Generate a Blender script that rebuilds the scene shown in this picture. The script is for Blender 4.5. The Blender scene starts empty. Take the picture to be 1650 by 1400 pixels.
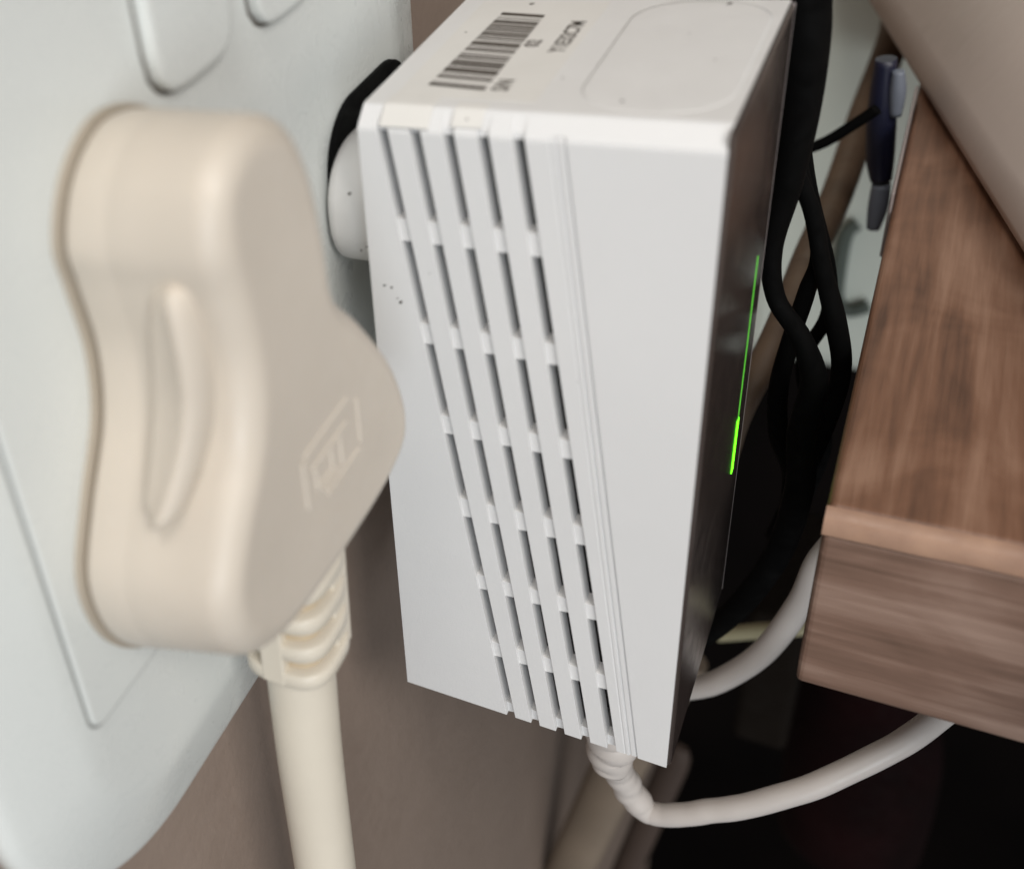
import bpy, bmesh, math, random
from mathutils import Vector, Matrix
random.seed(7)
MM = 0.001
sc = bpy.context.scene
C = sc.collection

# ------------------------------------------------------------------ camera
cam_d = bpy.data.cameras.new('camera')
cam = bpy.data.objects.new('camera', cam_d); C.objects.link(cam)
RX = Vector((0.8347, 0.5207, -0.1794)); RY = Vector((0.1668, -0.5495, -0.8187)); RZ = Vector((-0.5249, 0.6534, -0.5455))
m = Matrix((RX, -RY, -RZ)).transposed().to_4x4()
q = m.to_quaternion(); q.normalize()
cam.rotation_mode = 'QUATERNION'; cam.rotation_quaternion = q
cam.location = Vector((66.85, -138.17, 64.65)) * MM
cam_d.sensor_width = 36; cam_d.lens = 36 * 1851.7 / 1650
cam_d.shift_x = (825 - 253) / 1650; cam_d.shift_y = -(700 - 573.2) / 1650
cam_d.clip_start = 0.005; cam_d.clip_end = 20
cam_d.dof.use_dof = True; cam_d.dof.focus_distance = 0.211; cam_d.dof.aperture_fstop = cam_d.lens / 3.1
sc.camera = cam

# ------------------------------------------------------------------ light
w = bpy.data.worlds.new('World'); sc.world = w; w.use_nodes = True
bg = w.node_tree.nodes['Background']
bg.inputs['Color'].default_value = (0.95, 0.97, 1.0, 1); bg.inputs['Strength'].default_value = 0.27

def area(name, loc, target, size, power, col):
    l = bpy.data.lights.new(name, 'AREA'); l.shape = 'SQUARE'; l.size = size * MM; l.energy = power; l.color = col
    o = bpy.data.objects.new(name, l); C.objects.link(o)
    o.location = Vector(loc) * MM
    d = (Vector(target) - Vector(loc))
    o.rotation_euler = d.to_track_quat('-Z', 'Y').to_euler()
    return o
area('room_lamp', (1060, -820, 1080), (0, 0, -40), 600, 18.2, (1.0, 0.965, 0.92))
area('overhead_fill', (60, -480, 980), (30, 60, -60), 420, 5.2, (1.0, 0.96, 0.91))  # unseen overhead fill, added to brighten the tub at the back
area('window_light', (650, -1150, -50), (0, 0, -80), 600, 6.6, (0.87, 0.94, 1.0))
sc.view_settings.view_transform = 'Standard'; sc.view_settings.look = 'None'
sc.view_settings.exposure = 0.04; sc.view_settings.gamma = 1

# ------------------------------------------------------------------ materials
def mat(name, col, rough=0.45, noise=0.04, nscale=60, bump=0.0, bscale=900, spec=0.5, coat=0.0, mott=None, specks=0.0, sss=0):
    m = bpy.data.materials.new(name); m.use_nodes = True
    nt = m.node_tree; n = nt.nodes; b = n['Principled BSDF']; L = nt.links.new
    b.inputs['Roughness'].default_value = rough; b.inputs['Specular IOR Level'].default_value = spec
    b.inputs['Coat Weight'].default_value = coat; b.inputs['Coat Roughness'].default_value = 0.06
    tc = n.new('ShaderNodeTexCoord')
    ns = n.new('ShaderNodeTexNoise'); ns.inputs['Scale'].default_value = nscale; ns.inputs['Detail'].default_value = 5
    L(tc.outputs['Object'], ns.inputs['Vector'])
    rp = n.new('ShaderNodeValToRGB')
    c2 = mott or [c * (1 - noise * 2) for c in col]
    rp.color_ramp.elements[0].position = 0.3; rp.color_ramp.elements[1].position = 0.7
    rp.color_ramp.elements[0].color = (*c2, 1); rp.color_ramp.elements[1].color = (*col, 1)
    L(ns.outputs['Fac'], rp.inputs['Fac'])
    out = rp.outputs['Color']
    if specks:
        v = n.new('ShaderNodeTexVoronoi'); v.inputs['Scale'].default_value = 90
        L(tc.outputs['Object'], v.inputs['Vector'])
        n2 = n.new('ShaderNodeTexNoise'); n2.inputs['Scale'].default_value = 700
        L(tc.outputs['Object'], n2.inputs['Vector'])
        ad = n.new('ShaderNodeMath'); ad.operation = 'MULTIPLY_ADD'; ad.inputs[1].default_value = 0.10
        L(n2.outputs['Fac'], ad.inputs[0]); L(v.outputs['Distance'], ad.inputs[2])
        lt = n.new('ShaderNodeMapRange'); lt.inputs['From Min'].default_value = 0.05 + specks; lt.inputs['From Max'].default_value = 0.07 + specks
        lt.inputs['To Min'].default_value = 1; lt.inputs['To Max'].default_value = 0
        L(ad.outputs[0], lt.inputs['Value'])
        # keep only some cells
        sp = n.new('ShaderNodeSeparateColor'); L(v.outputs['Color'], sp.inputs['Color'])
        gt = n.new('ShaderNodeMath'); gt.operation = 'GREATER_THAN'; gt.inputs[1].default_value = 0.55; L(sp.outputs[0], gt.inputs[0])
        mu = n.new('ShaderNodeMath'); mu.operation = 'MULTIPLY'; L(lt.outputs[0], mu.inputs[0]); L(gt.outputs[0], mu.inputs[1])
        mx = n.new('ShaderNodeMix'); mx.data_type = 'RGBA'; mx.inputs[7].default_value = (0.10, 0.08, 0.06, 1)
        L(mu.outputs[0], mx.inputs[0]); L(out, mx.inputs[6]); out = mx.outputs[2]
    L(out, b.inputs['Base Color'])
    rn = n.new('ShaderNodeTexNoise'); rn.inputs['Scale'].default_value = 130; rn.inputs['Detail'].default_value = 6; rn.inputs['Distortion'].default_value = 1.5
    L(tc.outputs['Object'], rn.inputs['Vector'])
    rm = n.new('ShaderNodeMapRange'); rm.inputs['From Min'].default_value = 0.3; rm.inputs['From Max'].default_value = 0.7; rm.inputs['To Min'].default_value = rough * 0.8; rm.inputs['To Max'].default_value = min(1, rough * 1.25)
    L(rn.outputs['Fac'], rm.inputs['Value']); L(rm.outputs[0], b.inputs['Roughness'])
    if bump:
        nb = n.new('ShaderNodeTexNoise'); nb.inputs['Scale'].default_value = bscale; nb.inputs['Detail'].default_value = 3
        L(tc.outputs['Object'], nb.inputs['Vector'])
        bp = n.new('ShaderNodeBump'); bp.inputs['Strength'].default_value = bump; bp.inputs['Distance'].default_value = 0.0002
        L(nb.outputs['Fac'], bp.inputs['Height']); L(bp.outputs['Normal'], b.inputs['Normal'])
    if sss:
        b.inputs['Subsurface Weight'].default_value = sss; b.inputs['Subsurface Radius'].default_value = (1, 0.8, 0.6); b.inputs['Subsurface Scale'].default_value = 0.0015
    return m

def emit(name, col, s):
    m = bpy.data.materials.new(name); m.use_nodes = True
    b = m.node_tree.nodes['Principled BSDF']
    b.inputs['Base Color'].default_value = (*[c * 0.3 for c in col], 1); b.inputs['Emission Color'].default_value = (*col, 1); b.inputs['Emission Strength'].default_value = s
    return m

def wood(name, axis, cols):
    m = bpy.data.materials.new(name); m.use_nodes = True
    nt = m.node_tree; n = nt.nodes; b = n['Principled BSDF']; L = nt.links.new
    tc = n.new('ShaderNodeTexCoord')
    def grain(across, along, dist, det):
        mp = n.new('ShaderNodeMapping'); s = [across] * 3; s['xyz'.index(axis)] = along; mp.inputs['Scale'].default_value = s
        L(tc.outputs['Object'], mp.inputs['Vector'])
        a = n.new('ShaderNodeTexNoise'); a.inputs['Scale'].default_value = 1; a.inputs['Detail'].default_value = det; a.inputs['Distortion'].default_value = dist
        L(mp.outputs[0], a.inputs['Vector']); return a.outputs['Fac']
    g1 = grain(190, 16, 0.5, 6); g2 = grain(900, 40, 0.2, 4); g3 = grain(55, 38, 0.8, 4)
    def mul(x, y, f):
        k = n.new('ShaderNodeMath'); k.operation = 'MULTIPLY_ADD'; k.inputs[1].default_value = f; L(x, k.inputs[0]); L(y, k.inputs[2]); return k.outputs[0]
    z = n.new('ShaderNodeMath'); z.operation = 'MULTIPLY'; z.inputs[1].default_value = 0.45; L(g1, z.inputs[0])
    f = mul(g2, z.outputs[0], 0.22); f = mul(g3, f, 0.40)
    r = n.new('ShaderNodeValToRGB'); e = r.color_ramp.elements
    e[0].position = 0.40; e[0].color = (*cols[0], 1); e[1].position = 0.67; e[1].color = (*cols[2], 1)
    k = e.new(0.53); k.color = (*cols[1], 1)
    L(f, r.inputs['Fac']); L(r.outputs['Color'], b.inputs['Base Color'])
    bp = n.new('ShaderNodeBump'); bp.inputs['Strength'].default_value = 0.6; bp.inputs['Distance'].default_value = 0.0004
    L(f, bp.inputs['Height']); L(bp.outputs['Normal'], b.inputs['Normal'])
    b.inputs['Roughness'].default_value = 0.5
    return m

M_white = mat('white_plastic', (0.66, 0.65, 0.635), 0.42, 0.02, 25, 0.10, 1500, specks=0.012)
M_panel = mat('white_vent_plastic', (0.67, 0.665, 0.66), 0.40, 0.02, 25, 0.22, 2600)
M_groove = M_panel
M_plate = mat('socket_plastic', (0.675, 0.695, 0.672), 0.28, 0.03, 14, 0.02, 800)
M_cream = mat('cream_plastic', (0.59, 0.525, 0.445), 0.42, 0.04, 45, 0.22, 900, sss=0.1)
M_cord = mat('cream_cord', (0.66, 0.60, 0.50), 0.38, 0.03, 50, 0.06, 900)
M_gloss = mat('dark_gloss_front', (0.050, 0.039, 0.035), 0.15, 0.05, 60, 0.0, spec=0.6)
M_inner = mat('slot_shade_dark', (0.055, 0.050, 0.047), 0.6, 0.3, 160)
M_ink = mat('barcode_ink', (0.075, 0.062, 0.050), 0.5, 0.2, 800)
M_label = mat('sticker_paper', (0.66, 0.64, 0.605), 0.5, 0.02, 100)
M_wall = mat('wall_paint', (0.27, 0.205, 0.165), 0.75, 0.06, 14, 0.5, 500)
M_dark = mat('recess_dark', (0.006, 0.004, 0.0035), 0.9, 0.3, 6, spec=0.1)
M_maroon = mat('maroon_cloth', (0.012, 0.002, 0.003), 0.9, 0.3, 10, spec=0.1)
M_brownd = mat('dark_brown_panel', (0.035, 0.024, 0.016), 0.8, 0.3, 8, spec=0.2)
M_rubber = mat('black_rubber', (0.0012, 0.0012, 0.0012), 0.8, 0.2, 100, spec=0.08)
M_tan = mat('tan_cable', (0.17, 0.115, 0.075), 0.55, 0.2, 60)
M_wcable = mat('white_cable', (0.60, 0.55, 0.51), 0.42, 0.05, 60, 0.1, 400)
M_green = mat('pale_green_panel', (0.80, 0.84, 0.74), 0.5, 0.04, 12)
M_blue = mat('pale_blue_plastic', (0.15, 0.17, 0.21), 0.5, 0.06, 12)
M_navy = mat('navy_plastic', (0.008, 0.010, 0.03), 0.4, 0.2, 50)
M_grey = mat('greige_plastic', (0.58, 0.50, 0.45), 0.5, 0.03, 25, 0.05, 400)
M_pale = mat('pale_yellow_cable', (0.40, 0.36, 0.22), 0.5, 0.1, 50)
M_edge = mat('worn_wood_edge', (0.36, 0.22, 0.145), 0.5, 0.12, 130, 0.5, 300, mott=(0.22, 0.125, 0.085))
M_wtop = wood('wood_grain_away', 'y', ((0.085, 0.040, 0.023), (0.18, 0.088, 0.051), (0.28, 0.16, 0.105))); M_wfront = wood('wood_grain_across', 'x', ((0.10, 0.056, 0.036), (0.175, 0.103, 0.073), (0.29, 0.195, 0.15)))
M_led = emit('green_led', (0.13, 1.0, 0.012), 3.2); M_led2 = emit('green_led_dim', (0.14, 0.80, 0.05), 0.75)
M_strip = mat('grey_metal_strip', (0.30, 0.26, 0.25), 0.35, 0.05, 50)

# ------------------------------------------------------------------ helpers
def tag(o, label=None, cat=None, group=None, kind=None):
    if label: o['label'] = label
    if cat: o['category'] = cat
    if group: o['group'] = group
    if kind: o['kind'] = kind
    return o

def thing(name, loc, label, cat, group=None):
    o = bpy.data.objects.new(name, None); C.objects.link(o); o.location = Vector(loc) * MM
    o.empty_display_size = 0.01
    return tag(o, label, cat, group)

def obj(name, verts, faces, material, parent=None, smooth=False, angle=None, bevel=0, segs=2, weld=True, sub=0):
    """verts in world mm; becomes ONE mesh object in metres, local to its parent's base."""
    bm = bmesh.new()
    off = Vector((0, 0, 0))
    p = parent
    while p is not None:
        off += p.location; p = p.parent
    vs = [bm.verts.new(Vector(v) * MM - off) for v in verts]
    for f in faces:
        try: bm.faces.new([vs[i] for i in f])
        except ValueError: pass
    if weld: bmesh.ops.remove_doubles(bm, verts=bm.verts, dist=2e-6)
    bmesh.ops.recalc_face_normals(bm, faces=bm.faces)
    if smooth:
        for f in bm.faces: f.smooth = len(f.verts) <= 4
        if angle:
            for e in bm.edges:
                if len(e.link_faces) == 2 and e.calc_face_angle(0) > math.radians(angle): e.smooth = False
    me = bpy.data.meshes.new(name); bm.to_mesh(me); bm.free()
    me.materials.append(material)
    o = bpy.data.objects.new(name, me); C.objects.link(o)
    if parent: o.parent = parent
    if sub:
        s = o.modifiers.new('sub', 'SUBSURF'); s.levels = s.render_levels = sub
    if bevel:
        b = o.modifiers.new('bevel', 'BEVEL'); b.width = bevel * MM; b.segments = segs; b.limit_method = 'ANGLE'; b.angle_limit = math.radians(30)
        b.harden_normals = False
    return o

def box(x0, x1, y0, y1, z0, z1):
    v = [(x, y, z) for x in (x0, x1) for y in (y0, y1) for z in (z0, z1)]
    f = [(0, 1, 3, 2), (4, 6, 7, 5), (0, 4, 5, 1), (2, 3, 7, 6), (0, 2, 6, 4), (1, 5, 7, 3)]
    return v, f

def catmull(pts, n, closed=False):
    P = [Vector(p) for p in pts]; N = len(P); out = []
    segs = N if closed else N - 1
    for i in range(segs):
        if closed: a, b, c, d = P[i - 1], P[i], P[(i + 1) % N], P[(i + 2) % N]
        else: a, b, c, d = P[max(i - 1, 0)], P[i], P[i + 1], P[min(i + 2, N - 1)]
        for k in range(n):
            t = k / n
            out.append(0.5 * ((2 * b) + (c - a) * t + (2 * a - 5 * b + 4 * c - d) * t * t + (3 * b - a - 3 * c + d) * t ** 3))
    if not closed: out.append(P[-1])
    return out

def tube(pts, rad, n=6, ring=18, smooth_path=True, flat=1.0):
    """tube along points (x,y,z); rad a number or list per input point"""
    R = rad if isinstance(rad, (list, tuple)) else [rad] * len(pts)
    if smooth_path:
        P = catmull(pts, n); RR = [v[0] for v in catmull([(r, 0, 0) for r in R], n)]
    else: P = [Vector(p) for p in pts]; RR = list(R)
    verts = []; faces = []
    up = Vector((0.3, 0.2, 1)); T0 = (P[1] - P[0]).normalized()
    nrm = T0.cross(up).normalized()
    for i, p in enumerate(P):
        T = (P[min(i + 1, len(P) - 1)] - P[max(i - 1, 0)]).normalized()
        nrm = (nrm - T * nrm.dot(T)).normalized(); bn = T.cross(nrm)
        for k in range(ring):
            a = 2 * math.pi * k / ring
            verts.append(p + (nrm * math.cos(a) + bn * math.sin(a) * flat) * RR[i])
    for i in range(len(P) - 1):
        for k in range(ring):
            a = i * ring + k; b = i * ring + (k + 1) % ring
            faces.append((a, b, b + ring, a + ring))
    faces.append(tuple(range(ring))); faces.append(tuple(range((len(P) - 1) * ring, len(P) * ring)))
    return verts, faces

def rrect(a0, a1, b0, b1, r, n=8):
    out = []
    for ca, cb, s in ((a1 - r, b1 - r, 0), (a0 + r, b1 - r, 1), (a0 + r, b0 + r, 2), (a1 - r, b0 + r, 3)):
        for k in range(n + 1):
            t = math.pi / 2 * (s + k / n)
            out.append((ca + r * math.cos(t), cb + r * math.sin(t)))
    return out

def inset_loop(pts, d):
    n = len(pts); out = []
    area2 = sum(pts[i][0] * pts[(i + 1) % n][1] - pts[(i + 1) % n][0] * pts[i][1] for i in range(n))
    s = 1 if area2 > 0 else -1
    for i in range(n):
        p, a, b = Vector(pts[i]), Vector(pts[i - 1]), Vector(pts[(i + 1) % n])
        t = (b - a); t = t.normalized() if t.length > 1e-9 else Vector((1, 0))
        nrm = Vector((-t[1], t[0])) * s
        out.append(tuple(p + nrm * d))
    return out

def loft(layers, cap0=True, cap1=True):
    """layers = list of lists of (x,y,z)"""
    n = len(layers[0]); v = [p for l in layers for p in l]; f = []
    for i in range(len(layers) - 1):
        for k in range(n):
            a = i * n + k; b = i * n + (k + 1) % n
            f.append((a, b, b + n, a + n))
    if cap0: f.append(tuple(range(n)))
    if cap1: f.append(tuple(range((len(layers) - 1) * n, len(layers) * n)))
    return v, f

def join(*vf):
    V = []; F = []
    for v, f in vf:
        o = len(V); V += list(v); F += [tuple(i + o for i in g) for g in f]
    return V, F

def loft_x(loop_fn, prof, cap0=True, cap1=True):
    """prof: list of (x, inset); loop of (y,z) inset accordingly"""
    return loft([[(x, y, z) for y, z in inset_loop(loop_fn, d)] for x, d in prof], cap0, cap1)

# ================================================================== SETTING
v, f = box(-60, -18, -900, 425, -1100, 700)
tag(obj('wall', v, f, M_wall), kind='structure')
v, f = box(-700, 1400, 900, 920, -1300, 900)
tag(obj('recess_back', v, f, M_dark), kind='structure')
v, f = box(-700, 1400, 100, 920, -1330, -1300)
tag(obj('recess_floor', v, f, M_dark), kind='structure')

# ================================================================== WALL SOCKET
sock = thing('wall_socket', (-18, -18, -14), 'white double wall socket with rounded edge and rocker switches, both plugs pushed into it', 'socket')
lp = rrect(-88.8, 54, -92.5, 90, 33, 20)
prof = [(-17.9, 1.0), (-16.5, 0.0), (-15, 0.1)]
for k in range(1, 9):
    t = k / 8 * math.radians(72)
    prof.append((-15 + 2.6 * math.sin(t), 0.1 + 3.6 * (1 - math.cos(t))))
prof += [(-12.1, 3.9), (-10.5, 12.6), (-10.3, 13.6), (-10.12, 14.8), (-10.03, 16.2), (-10.0, 18)]
v, f = loft_x(lp, prof)
obj('faceplate', v, f, M_plate, sock, smooth=True, angle=40)
lp = rrect(-72, 36, -55, 58, 2.5, 6)
v, f = loft_x(lp, [(-10.3, 0.0), (-9.9, 0.0), (-9.62, 0.08), (-9.5, 0.35)])
obj('panel_gap', *loft_x(inset_loop(lp, -0.55), [(-10.3, 0), (-9.93, 0)]), mat('panel_gap_shade', (0.28, 0.285, 0.27), 0.6, 0.05, 40), sock)
obj('centre_panel', v, f, M_plate, sock, smooth=True, angle=50)
M_dark_gap = mat('switch_gap', (0.10, 0.085, 0.07), 0.7, 0.1, 50)
def rocker(y0, y1, z0):
    # paddle standing in a dark gap
    n = 14; loop = []
    for k in range(n + 1):
        t = k / n; u_ = abs(2 * t - 1)
        loop.append((y0 + (y1 - y0) * t, z0 + 2.4 * u_ ** 7 + 0.5 * u_ ** 2))
    loop += [(y1 + 0.4, z0 + 6), (y1 + 0.8, z0 + 30), (y0 - 0.8, z0 + 30), (y0 - 0.4, z0 + 6)]
    obj('switch_well', *loft_x(inset_loop(loop, -0.6), [(-10.2, 0), (-9.42, 0)]), M_dark_gap, sock)
    lay = [[(-9.7, y, z) for y, z in loop]]
    for x, d in ((-8.3, 0), (-8.0, .12), (-7.85, .4), (-7.8, 0.9)):
        lay.append([(x, y, z) for y, z in inset_loop(loop, d)])
    return obj('rocker_switch', *loft(lay), M_plate, sock, smooth=True, angle=50)
rocker(-33.5, -16.0, 15.2); rocker(-9.0, 8.5, 14.4)

# ================================================================== CREAM MAINS PLUG
plug = thing('mains_plug', (-10, -42, -56), 'cream three-pin mains plug with a ribbed cable boot and thick cord hanging straight down', 'plug')
c1 = [(-44, 21.6), (-38.6, 18.2), (-35.2, 10.5), (-33.6, 0), (-32.6, -8.5), (-26.0, -16.4), (-18.4, -27.5), (-14.9, -37.5), (-16.9, -43.6), (-25, -46.2), (-39, -46.2), (-54, -44.8), (-62.4, -40.8), (-66.4, -34.5), (-66.6, -27.5), (-62.5, -20.5), (-57.2, -13.5), (-55.3, -5.5), (-56.0, 3.5), (-57.0, 11), (-55.6, 18.4), (-50.5, 21.8)]
c0 = [(-42, 21.0), (-35.5, 18.0), (-31.5, 10.5), (-30.5, 0), (-29.5, -8.5), (-25.0, -18), (-19, -28), (-18.2, -38), (-20, -48), (-26, -55), (-40, -57), (-52, -57.2), (-60.5, -52.5), (-66.2, -43), (-67.4, -31.5), (-63.0, -22.5), (-57.6, -14), (-55.6, -5.5), (-56.2, 3.5), (-56.4, 10.5), (-53.0, 17.6), (-47.5, 21.0)]
c1 = [(y, z - 1.9 * max(0, min(1, (z - 4) / 12))) for y, z in c1]
c0 = [(y, z - 2.9 * max(0, min(1, (z - 4) / 12)) + 2.6 * max(0, min(1, (-36 - z) / 14))) for y, z in c0]
c1 = c1[::-1]; c0 = c0[::-1]
L1 = [tuple(p) for p in catmull([(a, b, 0) for a, b in c1], 6, True)]
L0 = [tuple(p) for p in catmull([(a, b, 0) for a, b in c0], 6, True)]
L1 = [(p[0], p[1]) for p in L1]; L0 = [(p[0], p[1]) for p in L0]
def plug_layer(x, d):
    t = (x + 8.5) / 20.5
    l = [(a[0] * (1 - t) + b[0] * t, a[1] * (1 - t) + b[1] * t) for a, b in zip(L0, L1)]
    return [(x, y, z) for y, z in inset_loop(l, d)]
lay = [plug_layer(-9.3, 2.6), plug_layer(-8.7, 2.5), plug_layer(-8.4, 0.7), plug_layer(-7.9, 0.15), plug_layer(-7.3, 0)]
for x in (-5, -2.9): lay.append(plug_layer(x, 0))
lay += [plug_layer(-2.65, 0.045), plug_layer(-2.35, 0.045), plug_layer(-2.1, 0)]
for x in (1, 4, 7): lay.append(plug_layer(x, 0))
for k in range(0, 11):
    t = k / 10 * math.pi / 2
    lay.append(plug_layer(8.3 + 3.7 * math.sin(t), 3.7 * (1 - math.cos(t))))
obj('plug_contact_shade', *loft([[(x, y, z) for y, z in inset_loop(L0, d)] for x, d in ((-9.9, -0.2), (-9.6, -0.45), (-9.0, -0.45), (-8.8, -0.2))]), mat('contact_shade_tan', (0.40, 0.345, 0.275), 0.6), plug, smooth=True, angle=40)  # darker skirt added in place of the contact shade round the plug
v, f = loft(lay)
obj('plug_body', v, f, M_cream, plug, smooth=True)
# finger grip: raised bar bridging the waist on the near side
path = [(-55.8, 6.3), (-57.0, 4.6), (-57.5, 1), (-57.8, -3), (-58.2, -7), (-59.3, -11), (-61.2, -15), (-63.4, -18.6), (-64.6, -20.8)]
lay = []
for i, (y, z) in enumerate(catmull([(a, b, 0) for a, b in path], 4)[::1] and [(p[0], p[1]) for p in catmull([(a, b, 0) for a, b in path], 4)]):
    tt = i / 32
    bu = 0.0; q_ = math.sin(math.pi * tt); xl = 2.8 - 2.6 * tt - 1.2 * q_; xr = 6.6 - 2.4 * tt + 2.0 * q_; xc = (xl + xr) / 2; hw = (xr - xl) / 2
    e = min(tt / 0.05, (1 - tt) / 0.05, 1); e = math.sqrt(max(e, 0.02))
    sec = [(xc - hw * e, y + 4), (xc - hw * e, y + 0.9), (xc - (hw - 0.5) * e, y + 0.25), (xc - (hw - 1.3) * e, y), (xc + (hw + bu - 2.2) * e, y - 1.0), (xc + (hw + bu - 1.4) * e, y - 1.75), (xc + (hw + bu - 0.7) * e, y - 1.3), (xc + (hw + bu) * e, y + 0.3), (xc + (hw + bu + 0.1) * e, y + 1.6), (xc + (hw + bu) * e, y + 4)]
    lay.append([(a, b + (1 - e) * 1.2, z) for a, b in sec])
obj('finger_grip', *loft(lay), M_cream, plug, smooth=True, angle=80)
# moulded emblem: frame with three raised strokes
def bar(y0, z0, y1, z1, wd, x0=11.6, x1=12.28):
    d = Vector((y1 - y0, z1 - z0)).normalized(); nn = Vector((-d[1], d[0])) * wd / 2
    a, b = Vector((y0, z0)) - d * wd / 2, Vector((y1, z1)) + d * wd / 2
    q4 = [a + nn, a - nn, b - nn, b + nn]; q5 = [a + nn * .5, a - nn * .5, b - nn * .5, b + nn * .5]
    return loft([[(x0, p[0], p[1]) for p in q4], [(x1 - .25, p[0], p[1]) for p in q4], [(x1, p[0], p[1]) for p in q5]])
parts = [bar(-46.3, -22.6, -35.2, -22.6, 1.1), bar(-47.3, -23.6, -47.3, -29.5, 1.1), bar(-42, -32.0, -33.2, -32.0, 0.8), bar(-32.2, -24.5, -32.2, -31, 0.6)]
parts += [bar(-45.0, -25.6, -36.0, -25.6, 0.8), bar(-44.6, -26.0, -44.6, -29.0, 0.8), bar(-44.6, -29.2, -40.5, -29.2, 0.7), bar(-40.4, -25.9, -40.4, -29.0, 0.7), bar(-37.6, -26.0, -37.6, -30.2, 0.9), bar(-43.0, -30.6, -39, -30.6, 0.7)]
obj('moulded_emblem', *join(*parts), M_cream, plug, smooth=False, bevel=0.12, segs=2)
# boot: collar rings joined by four ribs round a narrower sleeve
ax = Vector((1.0, -39.5, 0)); dy = -0.045
def axp(z): return Vector((1.0, -38.0 + (z + 70) * 0.075, z))
def ringsec(z, ra, rb, n=40):
    c = axp(z); out = []
    for k in range(n):
        a = 2 * math.pi * k / n
        ca, sa = math.cos(a), math.sin(a)
        e = (abs(ca) ** 3.2 + abs(sa) ** 3.2) ** (-1 / 3.2)
        out.append((c.x + ra * e * ca, c.y + rb * e * sa, z))
    return out
sleeve = loft([ringsec(z, 5.3, 5.2) for z in (-44, -52, -60, -70.5)])
bt = obj('cable_boot', *sleeve, mat('boot_sleeve', (0.52, 0.42, 0.29), 0.5), plug, smooth=True, angle=60)  # tan painted in for light passing through translucent plastic
for z in (-53.0, -58.4, -63.8, -69.2):
    lay = [ringsec(z + 1.45, 5.3, 5.2), ringsec(z + 1.42, 6.7, 6.6), ringsec(z + 1.1, 7.0, 6.9), ringsec(z - 1.1, 7.0, 6.9), ringsec(z - 1.42, 6.7, 6.6), ringsec(z - 1.45, 5.3, 5.2)]
    obj('boot_ring', *loft(lay, False, False), M_cord, bt, smooth=True, angle=70)
def boot_rib(dx, dyy, w1, w2):
    lay = []
    for z in (-47, -58, -70.4):
        c = axp(z)
        x0, y0 = c.x + dx, c.y + dyy
        lay.append([(x0 - w1, y0 - w2, z), (x0 + w1, y0 - w2, z), (x0 + w1, y0 + w2, z), (x0 - w1, y0 + w2, z)])
    return loft(lay)
for dx, dyy, a, b in ((-0.6, -6.0, 1.9, 1.0), (5.1, 3.2, 1.2, 2.4), (0, 6.0, 2, .97), (-6.1, 0, .97, 2)):
    obj('boot_rib', *boot_rib(dx, dyy, a, b), M_cord, bt, bevel=0.4, segs=3)
pts = [tuple(axp(-60))] + [tuple(axp(z)) for z in (-75, -95)] + [(1, -41.0, -125), (1, -43, -170), (2, -43, -260), (6, -40, -420)]
obj('power_cord', *tube(pts, 5.3, 8, 32), M_cord, plug, smooth=True)

# ================================================================== WIFI EXTENDER
D, W, H = 47.7, 45.6, 120.0
ext = thing('wifi_extender', (0, 22, -120), 'white box-shaped wifi extender with diagonal vent slots, dark glossy front and green status light', 'wifi extender')
# ---- vent panel as a stepped sheet
rows = [(3.1, 0.0), (2.6, -0.22), (0.45, -2.05), (0.12, -2.45), (0.0, -3.0), (0, -16.6), (0, -20.2), (0, -34.4), (0, -38.0), (0, -51.6), (0, -55.1), (0, -68.4), (0, -72.3), (0, -85.3), (0, -88.6), (0, -101.4), (0, -104.9), (0, -117.6), (0, -H)]
slotrows = {4, 6, 8, 10, 12, 14, 16}
NG = 5; GW = 1.6
def cols(z):
    a = -z; out = [0.0, 0.35]
    for i in range(NG):
        top = 3.35 + (22.35 - 3.35) * i / 4; bot = 20.45 + (38.55 - 20.45) * i / 4
        c = top + (bot - top) * a / 120
        out += [c - GW / 2, c + GW / 2]
    l = 27.0 + (41.55 - 27.0) * a / 120; r = 28.5 + (42.95 - 28.5) * a / 120
    out += [l - 0.75, l - 0.5, l, l + 0.35, r - 0.3, r]
    out += [D - 0.3, D]
    return out
NC = len(cols(0)) - 1
GC = {2 + 2 * i for i in range(NG)}
base = 2 + 2 * NG     # index of (l-0.75)
def cdepth(ri, ci):
    """(depth at row top, depth at row bottom) ; None = open"""
    if ci in GC:
        if ri in slotrows: return None
        if ri == 0: return (0.0, 0.0)
        if ri == 1: return (0.0, 0.55)
        if ri == 2: return (0.55, 0.8)
        if ri == 3: return (0.8, 0.9)
        if ri == len(rows) - 2: return (1.1, 1.1)
        return (0.45, 0.45)
    last = ri >= len(rows) - 2
    if ci == base: return (0, 0) if ri < 2 else (0.14, 0.14)
    if ci in (base + 2, base + 4): return (0, 0) if ri < 2 else (0.42, 0.42)
    if ci == base + 3: return (0, 0) if ri < 2 else (0.16, 0.16)
    return (0.0, 0.0)
V = []; F = []
def quad(*p):
    o = len(V); V.extend(p); F.append(tuple(range(o, o + len(p))))
BK = 3.1
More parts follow.
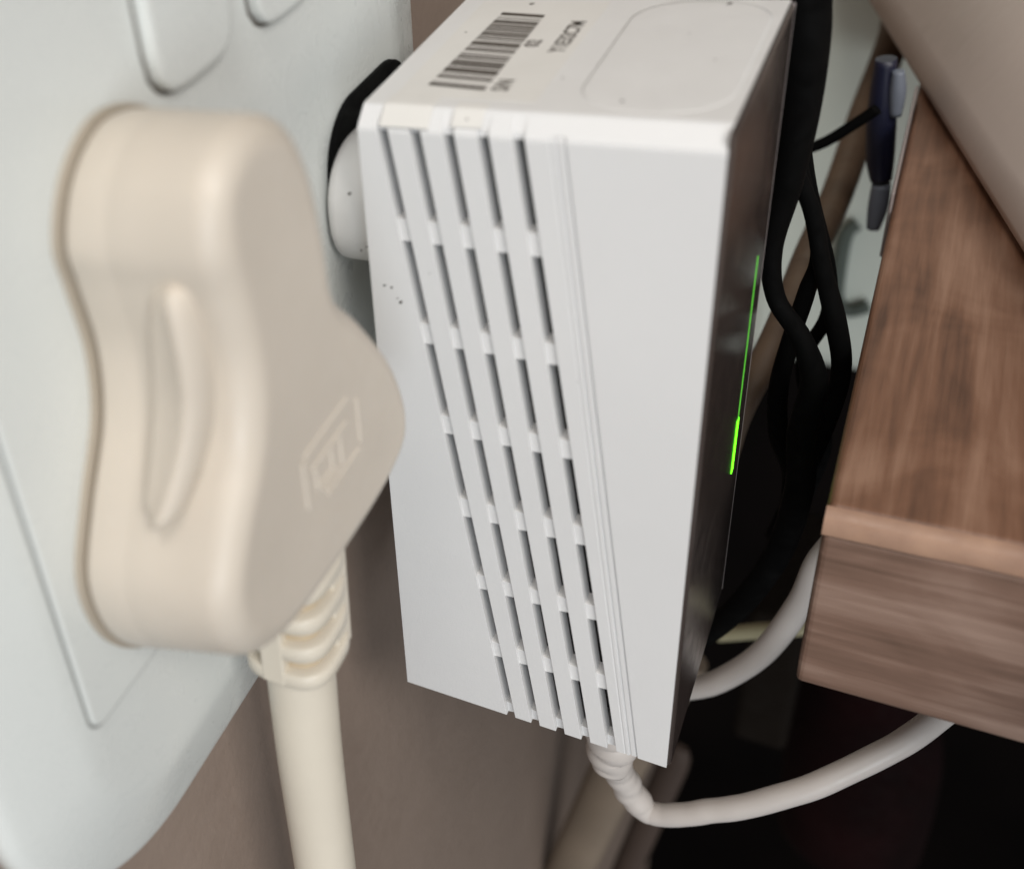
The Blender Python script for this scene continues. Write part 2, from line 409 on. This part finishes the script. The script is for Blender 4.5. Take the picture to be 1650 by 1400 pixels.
for ri in range(len(rows) - 1):
    (y0, z0), (y1, z1) = rows[ri], rows[ri + 1]; X0, X1 = cols(z0), cols(z1)
    dd = [cdepth(ri, c) for c in range(NC)]
    for c in range(NC):
        d = dd[c]
        if d is not None:
            quad((X0[c], y0 + d[0], z0), (X0[c + 1], y0 + d[0], z0), (X1[c + 1], y1 + d[1], z1), (X1[c], y1 + d[1], z1))
        if c < NC - 1:
            a = d or (BK - y0, BK - y1); b = dd[c + 1] or (BK - y0, BK - y1)
            if abs(a[0] - b[0]) > 1e-6 or abs(a[1] - b[1]) > 1e-6:
                x0, x1 = X0[c + 1], X1[c + 1]
                if abs(a[0] - b[0]) < 1e-6: quad((x0, y0 + a[0], z0), (x1, y1 + a[1], z1), (x1, y1 + b[1], z1))
                else: quad((x0, y0 + a[0], z0), (x1, y1 + a[1], z1), (x1, y1 + b[1], z1), (x0, y0 + b[0], z0))
        # step to the next row
        if ri < len(rows) - 2:
            e = cdepth(ri + 1, c)
            a = d[1] if d else BK - y1; b = e[0] if e else BK - y1
            if abs(a - b) > 1e-6: quad((X1[c], y1 + a, z1), (X1[c + 1], y1 + a, z1), (X1[c + 1], y1 + b, z1), (X1[c], y1 + b, z1))
        else:
            quad((X1[c], y1 + (d[1] if d else BK), z1), (X1[c + 1], y1 + (d[1] if d else BK), z1), (X1[c + 1], BK, z1), (X1[c], BK, z1))
    for x in (0, D):
        quad((x, y0, z0), (x, y1, z1), (x, BK, z1), (x, BK, z0))
obj('vent_panel', V, F, M_panel, ext, bevel=0.13, segs=2)
# ---- housing (open towards the vent panel)
v, f = box(0, D, BK, W, -H, 0)
hv = obj('housing', v, [g for i, g in enumerate(f) if i != 2], M_white, ext)
obj('slot_shade_block', *box(2.0, 44.5, 6.5, 30, -117, -3), M_inner, ext)  # dark box added inside so the vent slots look shaded
for bx, bz, bw, bh in ((26, -64, 4.5, 12), (18, -62, 6, 10)):
    pass
# ---- front
obj('front_panel', *loft([[(D - 0.05, y, z) for y, z in rrect(0.25, W - .05, -H + .15, -0.3, 1.0, 4)], [(D + 0.35, y, z) for y, z in rrect(0.25, W - .05, -H + .15, -0.3, 1.0, 4)], [(D + 0.6, y, z) for y, z in rrect(0.6, W - .35, -H + .5, -0.65, 1.0, 4)]]), M_gloss, ext, smooth=True, angle=40)
obj('front_rim', *box(D - 0.1, D + 0.62, W, W + 0.08, -H + 0.5, -0.5), M_strip, ext)
lx = D + 0.58
obj('indicator_light', *box(lx, lx + 0.12, 36.6, 38.2, -82.1, -70.4), M_led, ext, bevel=0.05)
obj('indicator_light', *box(lx, lx + 0.06, 37.2, 37.75, -70.3, -38.0), M_led2, ext)
# ---- moulded relief on the top face
lp = rrect(28.0, 46.5, 5.2, 58, 7, 10)
lp = [(x, min(y, 44.5)) for x, y in rrect(27.6, 46.6, 4.6, 62, 8, 10)]
lay = [[(x, y, z) for x, y in inset_loop(rrect(27.6, 46.6, 4.4, 44.8, 8, 10), d)] for z, d in ((-0.2, 0), (0.0, 0.0), (0.018, 0.5), (0.06, 1.6), (0.085, 2.8), (0.09, 3.4))]
obj('raised_lid_panel', *loft(lay), M_white, ext, smooth=True)
# ---- sticker
def ribbon(x0, x1, prof, t, skew=0.0):
    lay = []
    for (y, z) in prof:
        lay.append([(x0, y, z), (x1, y, z), (x1, y - t * 0.7, z + t), (x0, y - t * 0.7, z + t)])
    return loft(lay)
st = obj('label_sticker', *join(
    ribbon(3.3, 10.4, [(5.8, 0.02), (3.0, 0.02), (2.6, -0.15), (0.5, -1.95), (0.16, -2.25)], 0.28),
    ribbon(13.4, 17.6, [(4.6, 0.02), (3.0, 0.02), (2.6, -0.15), (0.62, -1.85)], 0.2)), M_label, ext, bevel=0.1)
obj('label_sticker', *box(3.4, 23.2, 5.9, 44, 0.01, 0.07), M_label, ext)
# barcode
dark = [(8.9, 10.0), (11.9, 12.8), (14.3, 15.9), (17.2, 18.4), (19.6, 20.4), (22.6, 23.5), (25.0, 26.4), (29.2, 30.3), (34.4, 35.6), (37.7, 39.0)]
for a, b in ((16.3, 16.8), (18.6, 19.1), (20.7, 21.2), (21.5, 21.8), (13.2, 13.5), (23.8, 24.1), (24.4, 24.7), (26.8, 27.1), (27.5, 28.1), (28.4, 28.9), (30.6, 31.2), (31.5, 32.3), (32.6, 33.4), (33.6, 34.1), (36.0, 36.3), (36.7, 37.0), (10.4, 10.7), (13.8, 14.0), (16.9, 17.05)):
    dark.append((a, b))
bv, bf = [], []
for a, b in dark:
    t0, t1 = (a - 8.9) / 30.1, (b - 8.9) / 30.1
    def P(t, right):
        x = (15.3 - 0.35 * t) if right else (6.8 + 1.2 * t)
        y = (8.8 if right else 9.8) + (29.2) * t
        return (x, y, 0.085)
    o = len(bv); bv += [P(t0, 0), P(t0, 1), P(t1, 1), P(t1, 0)]; bf.append((o, o + 1, o + 2, o + 3))
obj('barcode', bv, bf, M_ink, st, weld=False)
def text(s, x, y, size, rot, parent, squeeze=1.0):
    cu = bpy.data.curves.new('txt', 'FONT'); cu.body = s; cu.size = size * MM; cu.offset = 0.00009; cu.space_character = 1.05
    o = bpy.data.objects.new('txt', cu); C.objects.link(o)
    dg = bpy.context.evaluated_depsgraph_get(); me = bpy.data.meshes.new_from_object(o.evaluated_get(dg)); bpy.data.objects.remove(o)
    for vv in me.vertices: vv.co.x *= squeeze
    me.materials.clear(); me.materials.append(M_ink)
    t = bpy.data.objects.new('printed_text', me); C.objects.link(t); t.parent = parent
    off = Vector((0, 0, 0)); p = parent
    while p is not None: off += p.location; p = p.parent
    t.location = Vector((x, y, 0.09)) * MM - off; t.rotation_euler = (0, 0, rot)
    return t
text('S/N', 18.3, 8.9, 3.2, math.radians(90), st, 0.8)
text('02', 17.6, 25.0, 2.9, math.radians(90), st, 0.9)
text('Y1E32C7M', 21.8, 23.2, 3.1, math.radians(90), st, 0.84)
M_shadow_gap = mat('shadow_gap_black', (0.004, 0.004, 0.004), 0.8, 0.1, 60, spec=0.1)
# ---- plug base at the rear
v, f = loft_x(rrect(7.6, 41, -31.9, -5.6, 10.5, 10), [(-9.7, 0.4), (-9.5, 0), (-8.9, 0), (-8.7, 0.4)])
obj('base_shadow_gap', v, f, M_shadow_gap, ext, smooth=True, angle=50)  # near-black ring stands in for the shaded gap behind the base
v, f = loft_x(rrect(4.6, 38, -31.5, -10.5, 9.5, 10), [(-8.8, 0.8), (-8.3, 0.15), (-7.2, 0), (0, 0)])
obj('plug_base', v, f, M_white, ext, smooth=True, angle=50)
def fleck(x, y, z, r, nx, ny, nz):
    n = Vector((nx, ny, nz)).normalized(); a = n.orthogonal().normalized(); b = n.cross(a); c = Vector((x, y, z))
    rim = [c + (a * math.cos(t) + b * math.sin(t) * 0.7) * r * random.uniform(0.6, 1.2) for t in [2 * math.pi * k / 9 for k in range(9)]]
    return [c + n * 0.12] + rim, [(0, k + 1, (k + 1) % 9 + 1) for k in range(9)]
fl = []
for x, z, r in ((3.3, -28.4, .32), (2.2, -28.2, .3), (4.6, -30.8, .42), (4.1, -30.2, .2), (9.5, -25, .12), (31, -40, .1), (1.6, -60, .12)): fl.append(fleck(x, -0.02, z, r, 0, -1, 0))
for x, y, r in ((11.5, 42.7, .45), (40.0, 43.3, .5), (33.8, 7.4, .35), (24.4, 14, .15), (42, 22, .18), (5.2, 30, .2), (37, 31, .15)): fl.append(fleck(x, y, 0.15, r, 0, 0, 1))
fl.append(fleck(15.4, 1.4, -0.9, .35, 0, -0.7, 0.7)); fl.append(fleck(-3.8, 3.45, -15, .4, 0, -1, 0)); fl.append(fleck(-3.2, 4.2, -25.2, .3, 0, -.95, -.3)); fl.append(fleck(-2.0, 3.8, -24.2, .25, 0, -.97, -.2))
obj('dirt_flecks', *join(*fl), M_ink, ext)['kind'] = 'stuff'

# ================================================================== WHITE NETWORK CABLE
cable = thing('white_cable', (36, 20, -130), 'white cable with a ribbed boot hanging from the extender bottom, curving right under the board', 'cable')
sp = []; sr = []
for k in range(40):
    t = k / 39; z = -117 - 32.5 * t
    r = 5.1 - 1.5 * max(0, (t - 0.72) / 0.28) ** 1.5
    if z < -121: r -= (0.0, 0.15, 0.32, 0.15, 0.0)[k % 5]
    sp.append((34.2 + 0.35 * math.sin(k * 0.9) + 0.6 * t, 18 + 0.5 * t, z)); sr.append(r)
sp.append((34.9, 18.5, -150.6)); sr.append(2.4)
obj('strain_relief', *tube(sp, sr, 2, 28), M_wcable, cable, smooth=True)
pts = catmull([(35.2, 19, -147), (36.0, 21, -154.5), (37.4, 22.5, -160), (39.6, 23, -165.0), (42.5, 23, -167.2), (47, 23, -165.2), (53, 23.5, -160.8), (59.5, 24.5, -156.3), (69, 28, -149.6), (78, 34, -143.4), (84.9, 40, -138.4), (91, 48, -135), (104, 60, -134), (130, 80, -136)], 6)
rr = []
for k, p in enumerate(pts):
    b = 3.0 if k < 18 else max(2.4, 3.0 - (k - 18) * 0.1)
    rr.append(b * (1 + (0.022 * math.sin(k * 1.9) if k < 20 else 0.008 * math.sin(k * 1.3))))
pts = [p + Vector((0.25 * math.sin(k * 0.8), 0, 0.2 * math.sin(k * 1.27))) * (1 if k < 24 else 0.25) for k, p in enumerate(pts)]
obj('lead', *tube(pts, rr, 3, 24), M_wcable, cable, smooth=True)
loop = thing('white_cable', (48, 60, -160), 'white cable looping from behind the extender up to the left side of the board', 'cable')
pts = [(10, 70, -190), (28, 63, -179), (36, 60, -172.5), (42.5, 60, -168.6), (48.7, 60, -162.8), (56.4, 60, -149.8), (61.7, 60, -132.3), (64.2, 60, -118), (70, 66, -114), (90, 80, -114)]
obj('lead', *tube(pts, 2.6, 8, 24), M_wcable, loop, smooth=True)

# ================================================================== WOODEN BOARD
board = thing('wooden_board', (110, 120, -109), 'thick reddish-brown wooden board with a worn light front edge, right of the extender', 'board')
x0, y0, zt, zb = 63.9, 18.5, -70.2, -108.8
tv, tf = box(x0, 320, y0 + 1.2, 420, zb, zt)
obj('board_core', tv, tf, M_wtop, board, bevel=1.2, segs=4)
tv, tf = box(x0 + 0.1, 320, y0 - 1.2, y0 + 1.15, zb + 0.2, zt - 3.9)
obj('front_face', tv, tf, M_wfront, board, bevel=1.0, segs=3)
lay = []
for xx in [x0 + 0.0 + 6.4 * k for k in range(41)]:
    jt = random.uniform(-0.35, 0.35)
    lay.append([(xx, y0 + 1.15, zt - 3.85), (xx, y0 - 1.3, zt - 3.85 + jt * .5), (xx, y0 - 1.25, zt - 1.6), (xx, y0 - 0.3, zt - 0.4 + jt * .2), (xx, y0 + 1.15, zt + 0.05)])
obj('worn_edge', *loft(lay), M_edge, board, smooth=True, angle=60)
obj('metal_strip', *box(63.2, 63.85, 118, 175, -82, -66.5), M_strip, board, bevel=0.3)
peg = thing('wooden_peg', (96, 36, -116), 'dark brown tapered peg under the right end of the board', 'peg')
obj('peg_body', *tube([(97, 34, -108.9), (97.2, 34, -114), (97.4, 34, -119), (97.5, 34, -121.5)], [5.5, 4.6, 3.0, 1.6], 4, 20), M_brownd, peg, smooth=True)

# ================================================================== GREY-BEIGE BODY ON THE BOARD
grey = thing('appliance', (110, 190, -70), 'large smooth grey-beige plastic casing standing on the board at upper right', 'appliance')
A = Vector((40.0, 262)); B = Vector((100, 52)); d = (B - A).normalized(); nn = Vector((-d[1], d[0]))
if nn.x < 0: nn = -nn
def off(a, s, t): p = a + d * s + nn * t; return (p[0], p[1])
foot = [off(A, -40, 0), off(B, 120, 0), off(B, 120, 160), off(A, -40, 160)]
def lerp_loop(n=1): return foot
lay = []
for z, t in ((-69.9, 2.5), (-69.0, 1.2), (-67.0, 0.3), (-64, 0.0), (-40, 0.6), (-12, 1.6), (-4, 3.2), (2, 6.5), (6, 12), (8.5, 20), (9.5, 32)):
    lay.append([(x, y, z) for x, y in inset_loop(foot, t)])
def loop_rect(t, z):
    a = A + d * (-40 + t) + nn * t; b = B + d * (120 - t) + nn * t; c = B + d * (120 - t) + nn * (160 - t); e = A + d * (-40 + t) + nn * (160 - t)
    return [(p[0], p[1], z) for p in (a, b, c, e)]
lay = [loop_rect(t, z) for z, t in ((-69.9, 3.0), (-69.3, 1.6), (-68.0, 0.5), (-66, 0.2), (-60, 2.0), (-45, 12), (-30, 23.5), (-22, 30), (-16, 36), (-11, 43), (-8, 51), (-6.5, 60), (-6, 70))]
obj('casing', *loft(lay), M_grey, grey, smooth=True)

# ================================================================== CLUTTER BEHIND
g = thing('storage_tub', (50, 330, -240), 'pale green-white tub standing far back between the cables and the board', 'tub')
obj('tub_wall', *box(14, 110, 300, 420, -244, 160), M_green, g, bevel=14, segs=6)
obj('tub_handle', *tube([(52, 298, -172), (49, 297, -176), (48.5, 297, -190), (49.5, 297, -205), (54, 297, -209), (60, 297, -206)], 2.6, 5, 12), mat('tub_handle_grey', (0.10, 0.12, 0.10), 0.6), g, smooth=True)
t = obj('tan_cable', *tube([(54, 286, -78), (53.7, 280.0, -84.2), (53.9, 265.0, -90.7), (51.5, 230.0, -98.1), (50.3, 180.0, -99.2), (48.6, 140.0, -95.8), (47.6, 110.0, -95.0), (45.7, 95.0, -99.0), (43.0, 88.0, -108.3), (40.8, 86.0, -123.5), (38, 86, -140)], [4.5, 4.5, 4.4, 4.2, 3.8, 3.5, 3.2, 3.0, 2.7, 2.8, 2.8], 8, 20), M_tan, None, smooth=True)
tag(t, 'thick tan cable slanting down between black cables, left of the board', 'cable')
for o_ in (t,): pass
def blk(name, pts, r, label):
    o = obj(name, *tube(pts, r, 8, 18), M_rubber, None, smooth=True); tag(o, label, 'cable', 'black cables behind the extender'); return o
blk('black_cable', [(46, 60, 30), (47.7, 60.0, 0.6), (49.0, 60.0, -11.0), (49.5, 60.0, -23.5), (49.0, 60.0, -37.0), (47.9, 60.0, -49.2), (49.6, 60.0, -59.2), (54.4, 60.0, -66.9), (57.6, 60.0, -76.3), (57.0, 60.0, -88.3), (58.0, 61.0, -102.0), (56.6, 60.0, -117.7), (51.9, 60.0, -134.1), (45, 62, -150), (34, 64, -168)], [3.6, 3.6, 3.4, 2.9, 2.3, 1.8, 1.6, 1.8, 2.3, 2.6, 2.6, 2.6, 2.6, 2.6, 2.6], 'thickest black cable, running down right beside the extender front')
blk('black_cable', [(45, 67, -20), (47.9, 66.0, -33.0), (52.8, 66.0, -44.5), (55.7, 66.0, -55.3), (59.2, 66.0, -66.6), (61.3, 68.0, -78.4), (60.3, 70.0, -92), (57, 74, -114), (54, 76, -130)], [1.3, 1.3, 1.4, 1.5, 1.8, 1.7, 1.8, 1.8, 1.8], 'black cable bowing out towards the board beside the thickest one')
blk('black_cable', [(49.5, 71, -38), (54.3, 70.0, -54.0), (53.6, 70.0, -63.3), (52.2, 70.0, -74.0), (51.3, 70.0, -86.2), (52.5, 70.0, -97.4), (56.1, 72.0, -109.6), (56, 74, -130)], [1.2, 1.2, 1.5, 1.6, 1.8, 1.9, 2.0, 2], 'black cable crossing over the tan cable near the green light')
blk('black_cable', [(46, 90, -34), (50, 90, -52), (55.5, 90, -70), (56.5, 92, -82), (53.5, 92, -93), (55.5, 92, -104), (60, 94, -116), (58, 96, -134)], 1.4, 'thin black cable looping beside the board edge, behind the others')
blk('black_cable', [(42, 150, -74), (47.5, 150, -71), (53, 150, -66), (57, 150, -62)], 1.3, 'short thin black cable lying across the pale tub')
t = thing('cable_connector', (60, 150, -75), 'navy blue connector with pale blue ends hanging beside the back of the board', 'connector')
obj('connector_body', *tube([(56.7, 160.0, -54), (57.6, 160.0, -66.0), (58.9, 160.0, -78.1), (60.0, 160.0, -84.6)], [2.2, 3.0, 3.0, 2.3], 5, 16), M_navy, t, smooth=True)
obj('connector_tip', *tube([(60.2, 160, -85.5), (60.4, 160, -92), (60.2, 160, -98)], [2.0, 2.2, 1.5], 4, 16), M_blue, t, smooth=True)
obj('connector_tip', *tube([(59.6, 158, -56), (60.2, 158, -61), (60.6, 158, -67)], [1.2, 1.7, 1.2], 4, 16), M_blue, t, smooth=True)
t = obj('yellow_cable', *tube([(41, 120, -213), (50, 121, -208.5), (60, 122, -204), (75, 126, -198)], [2.0, 2.3, 2.3, 2.3], 6, 16), M_pale, None, smooth=True)
tag(t, 'short dull yellow cable behind the white loop, left of the board', 'cable')

M_batten = mat('beige_batten', (0.24, 0.185, 0.135), 0.6, 0.15, 20)
t = obj('beige_batten', *tube([(28, 150, -258), (20, 150, -290), (12, 150, -322), (2.5, 150, -366), (-7.5, 150, -415), (-15, 160, -460)], [9, 9, 9, 9, 9, 9], 6, 20, flat=0.6), M_batten, None, smooth=True)
tag(t, 'pale beige strip slanting down the wall below the extender', 'strip')
t = obj('beige_batten', *tube([(29, 170, -332), (27.5, 170, -338), (25, 170, -352), (17.5, 170, -395), (9, 170, -445)], [2.5, 5.0, 5.5, 5.5, 5.5], 6, 16, flat=0.6), mat('brown_batten', (0.07, 0.045, 0.033), 0.6, 0.15, 20), None, smooth=True)
tag(t, 'thinner darker brown strip right beside the pale slanting strip', 'strip')

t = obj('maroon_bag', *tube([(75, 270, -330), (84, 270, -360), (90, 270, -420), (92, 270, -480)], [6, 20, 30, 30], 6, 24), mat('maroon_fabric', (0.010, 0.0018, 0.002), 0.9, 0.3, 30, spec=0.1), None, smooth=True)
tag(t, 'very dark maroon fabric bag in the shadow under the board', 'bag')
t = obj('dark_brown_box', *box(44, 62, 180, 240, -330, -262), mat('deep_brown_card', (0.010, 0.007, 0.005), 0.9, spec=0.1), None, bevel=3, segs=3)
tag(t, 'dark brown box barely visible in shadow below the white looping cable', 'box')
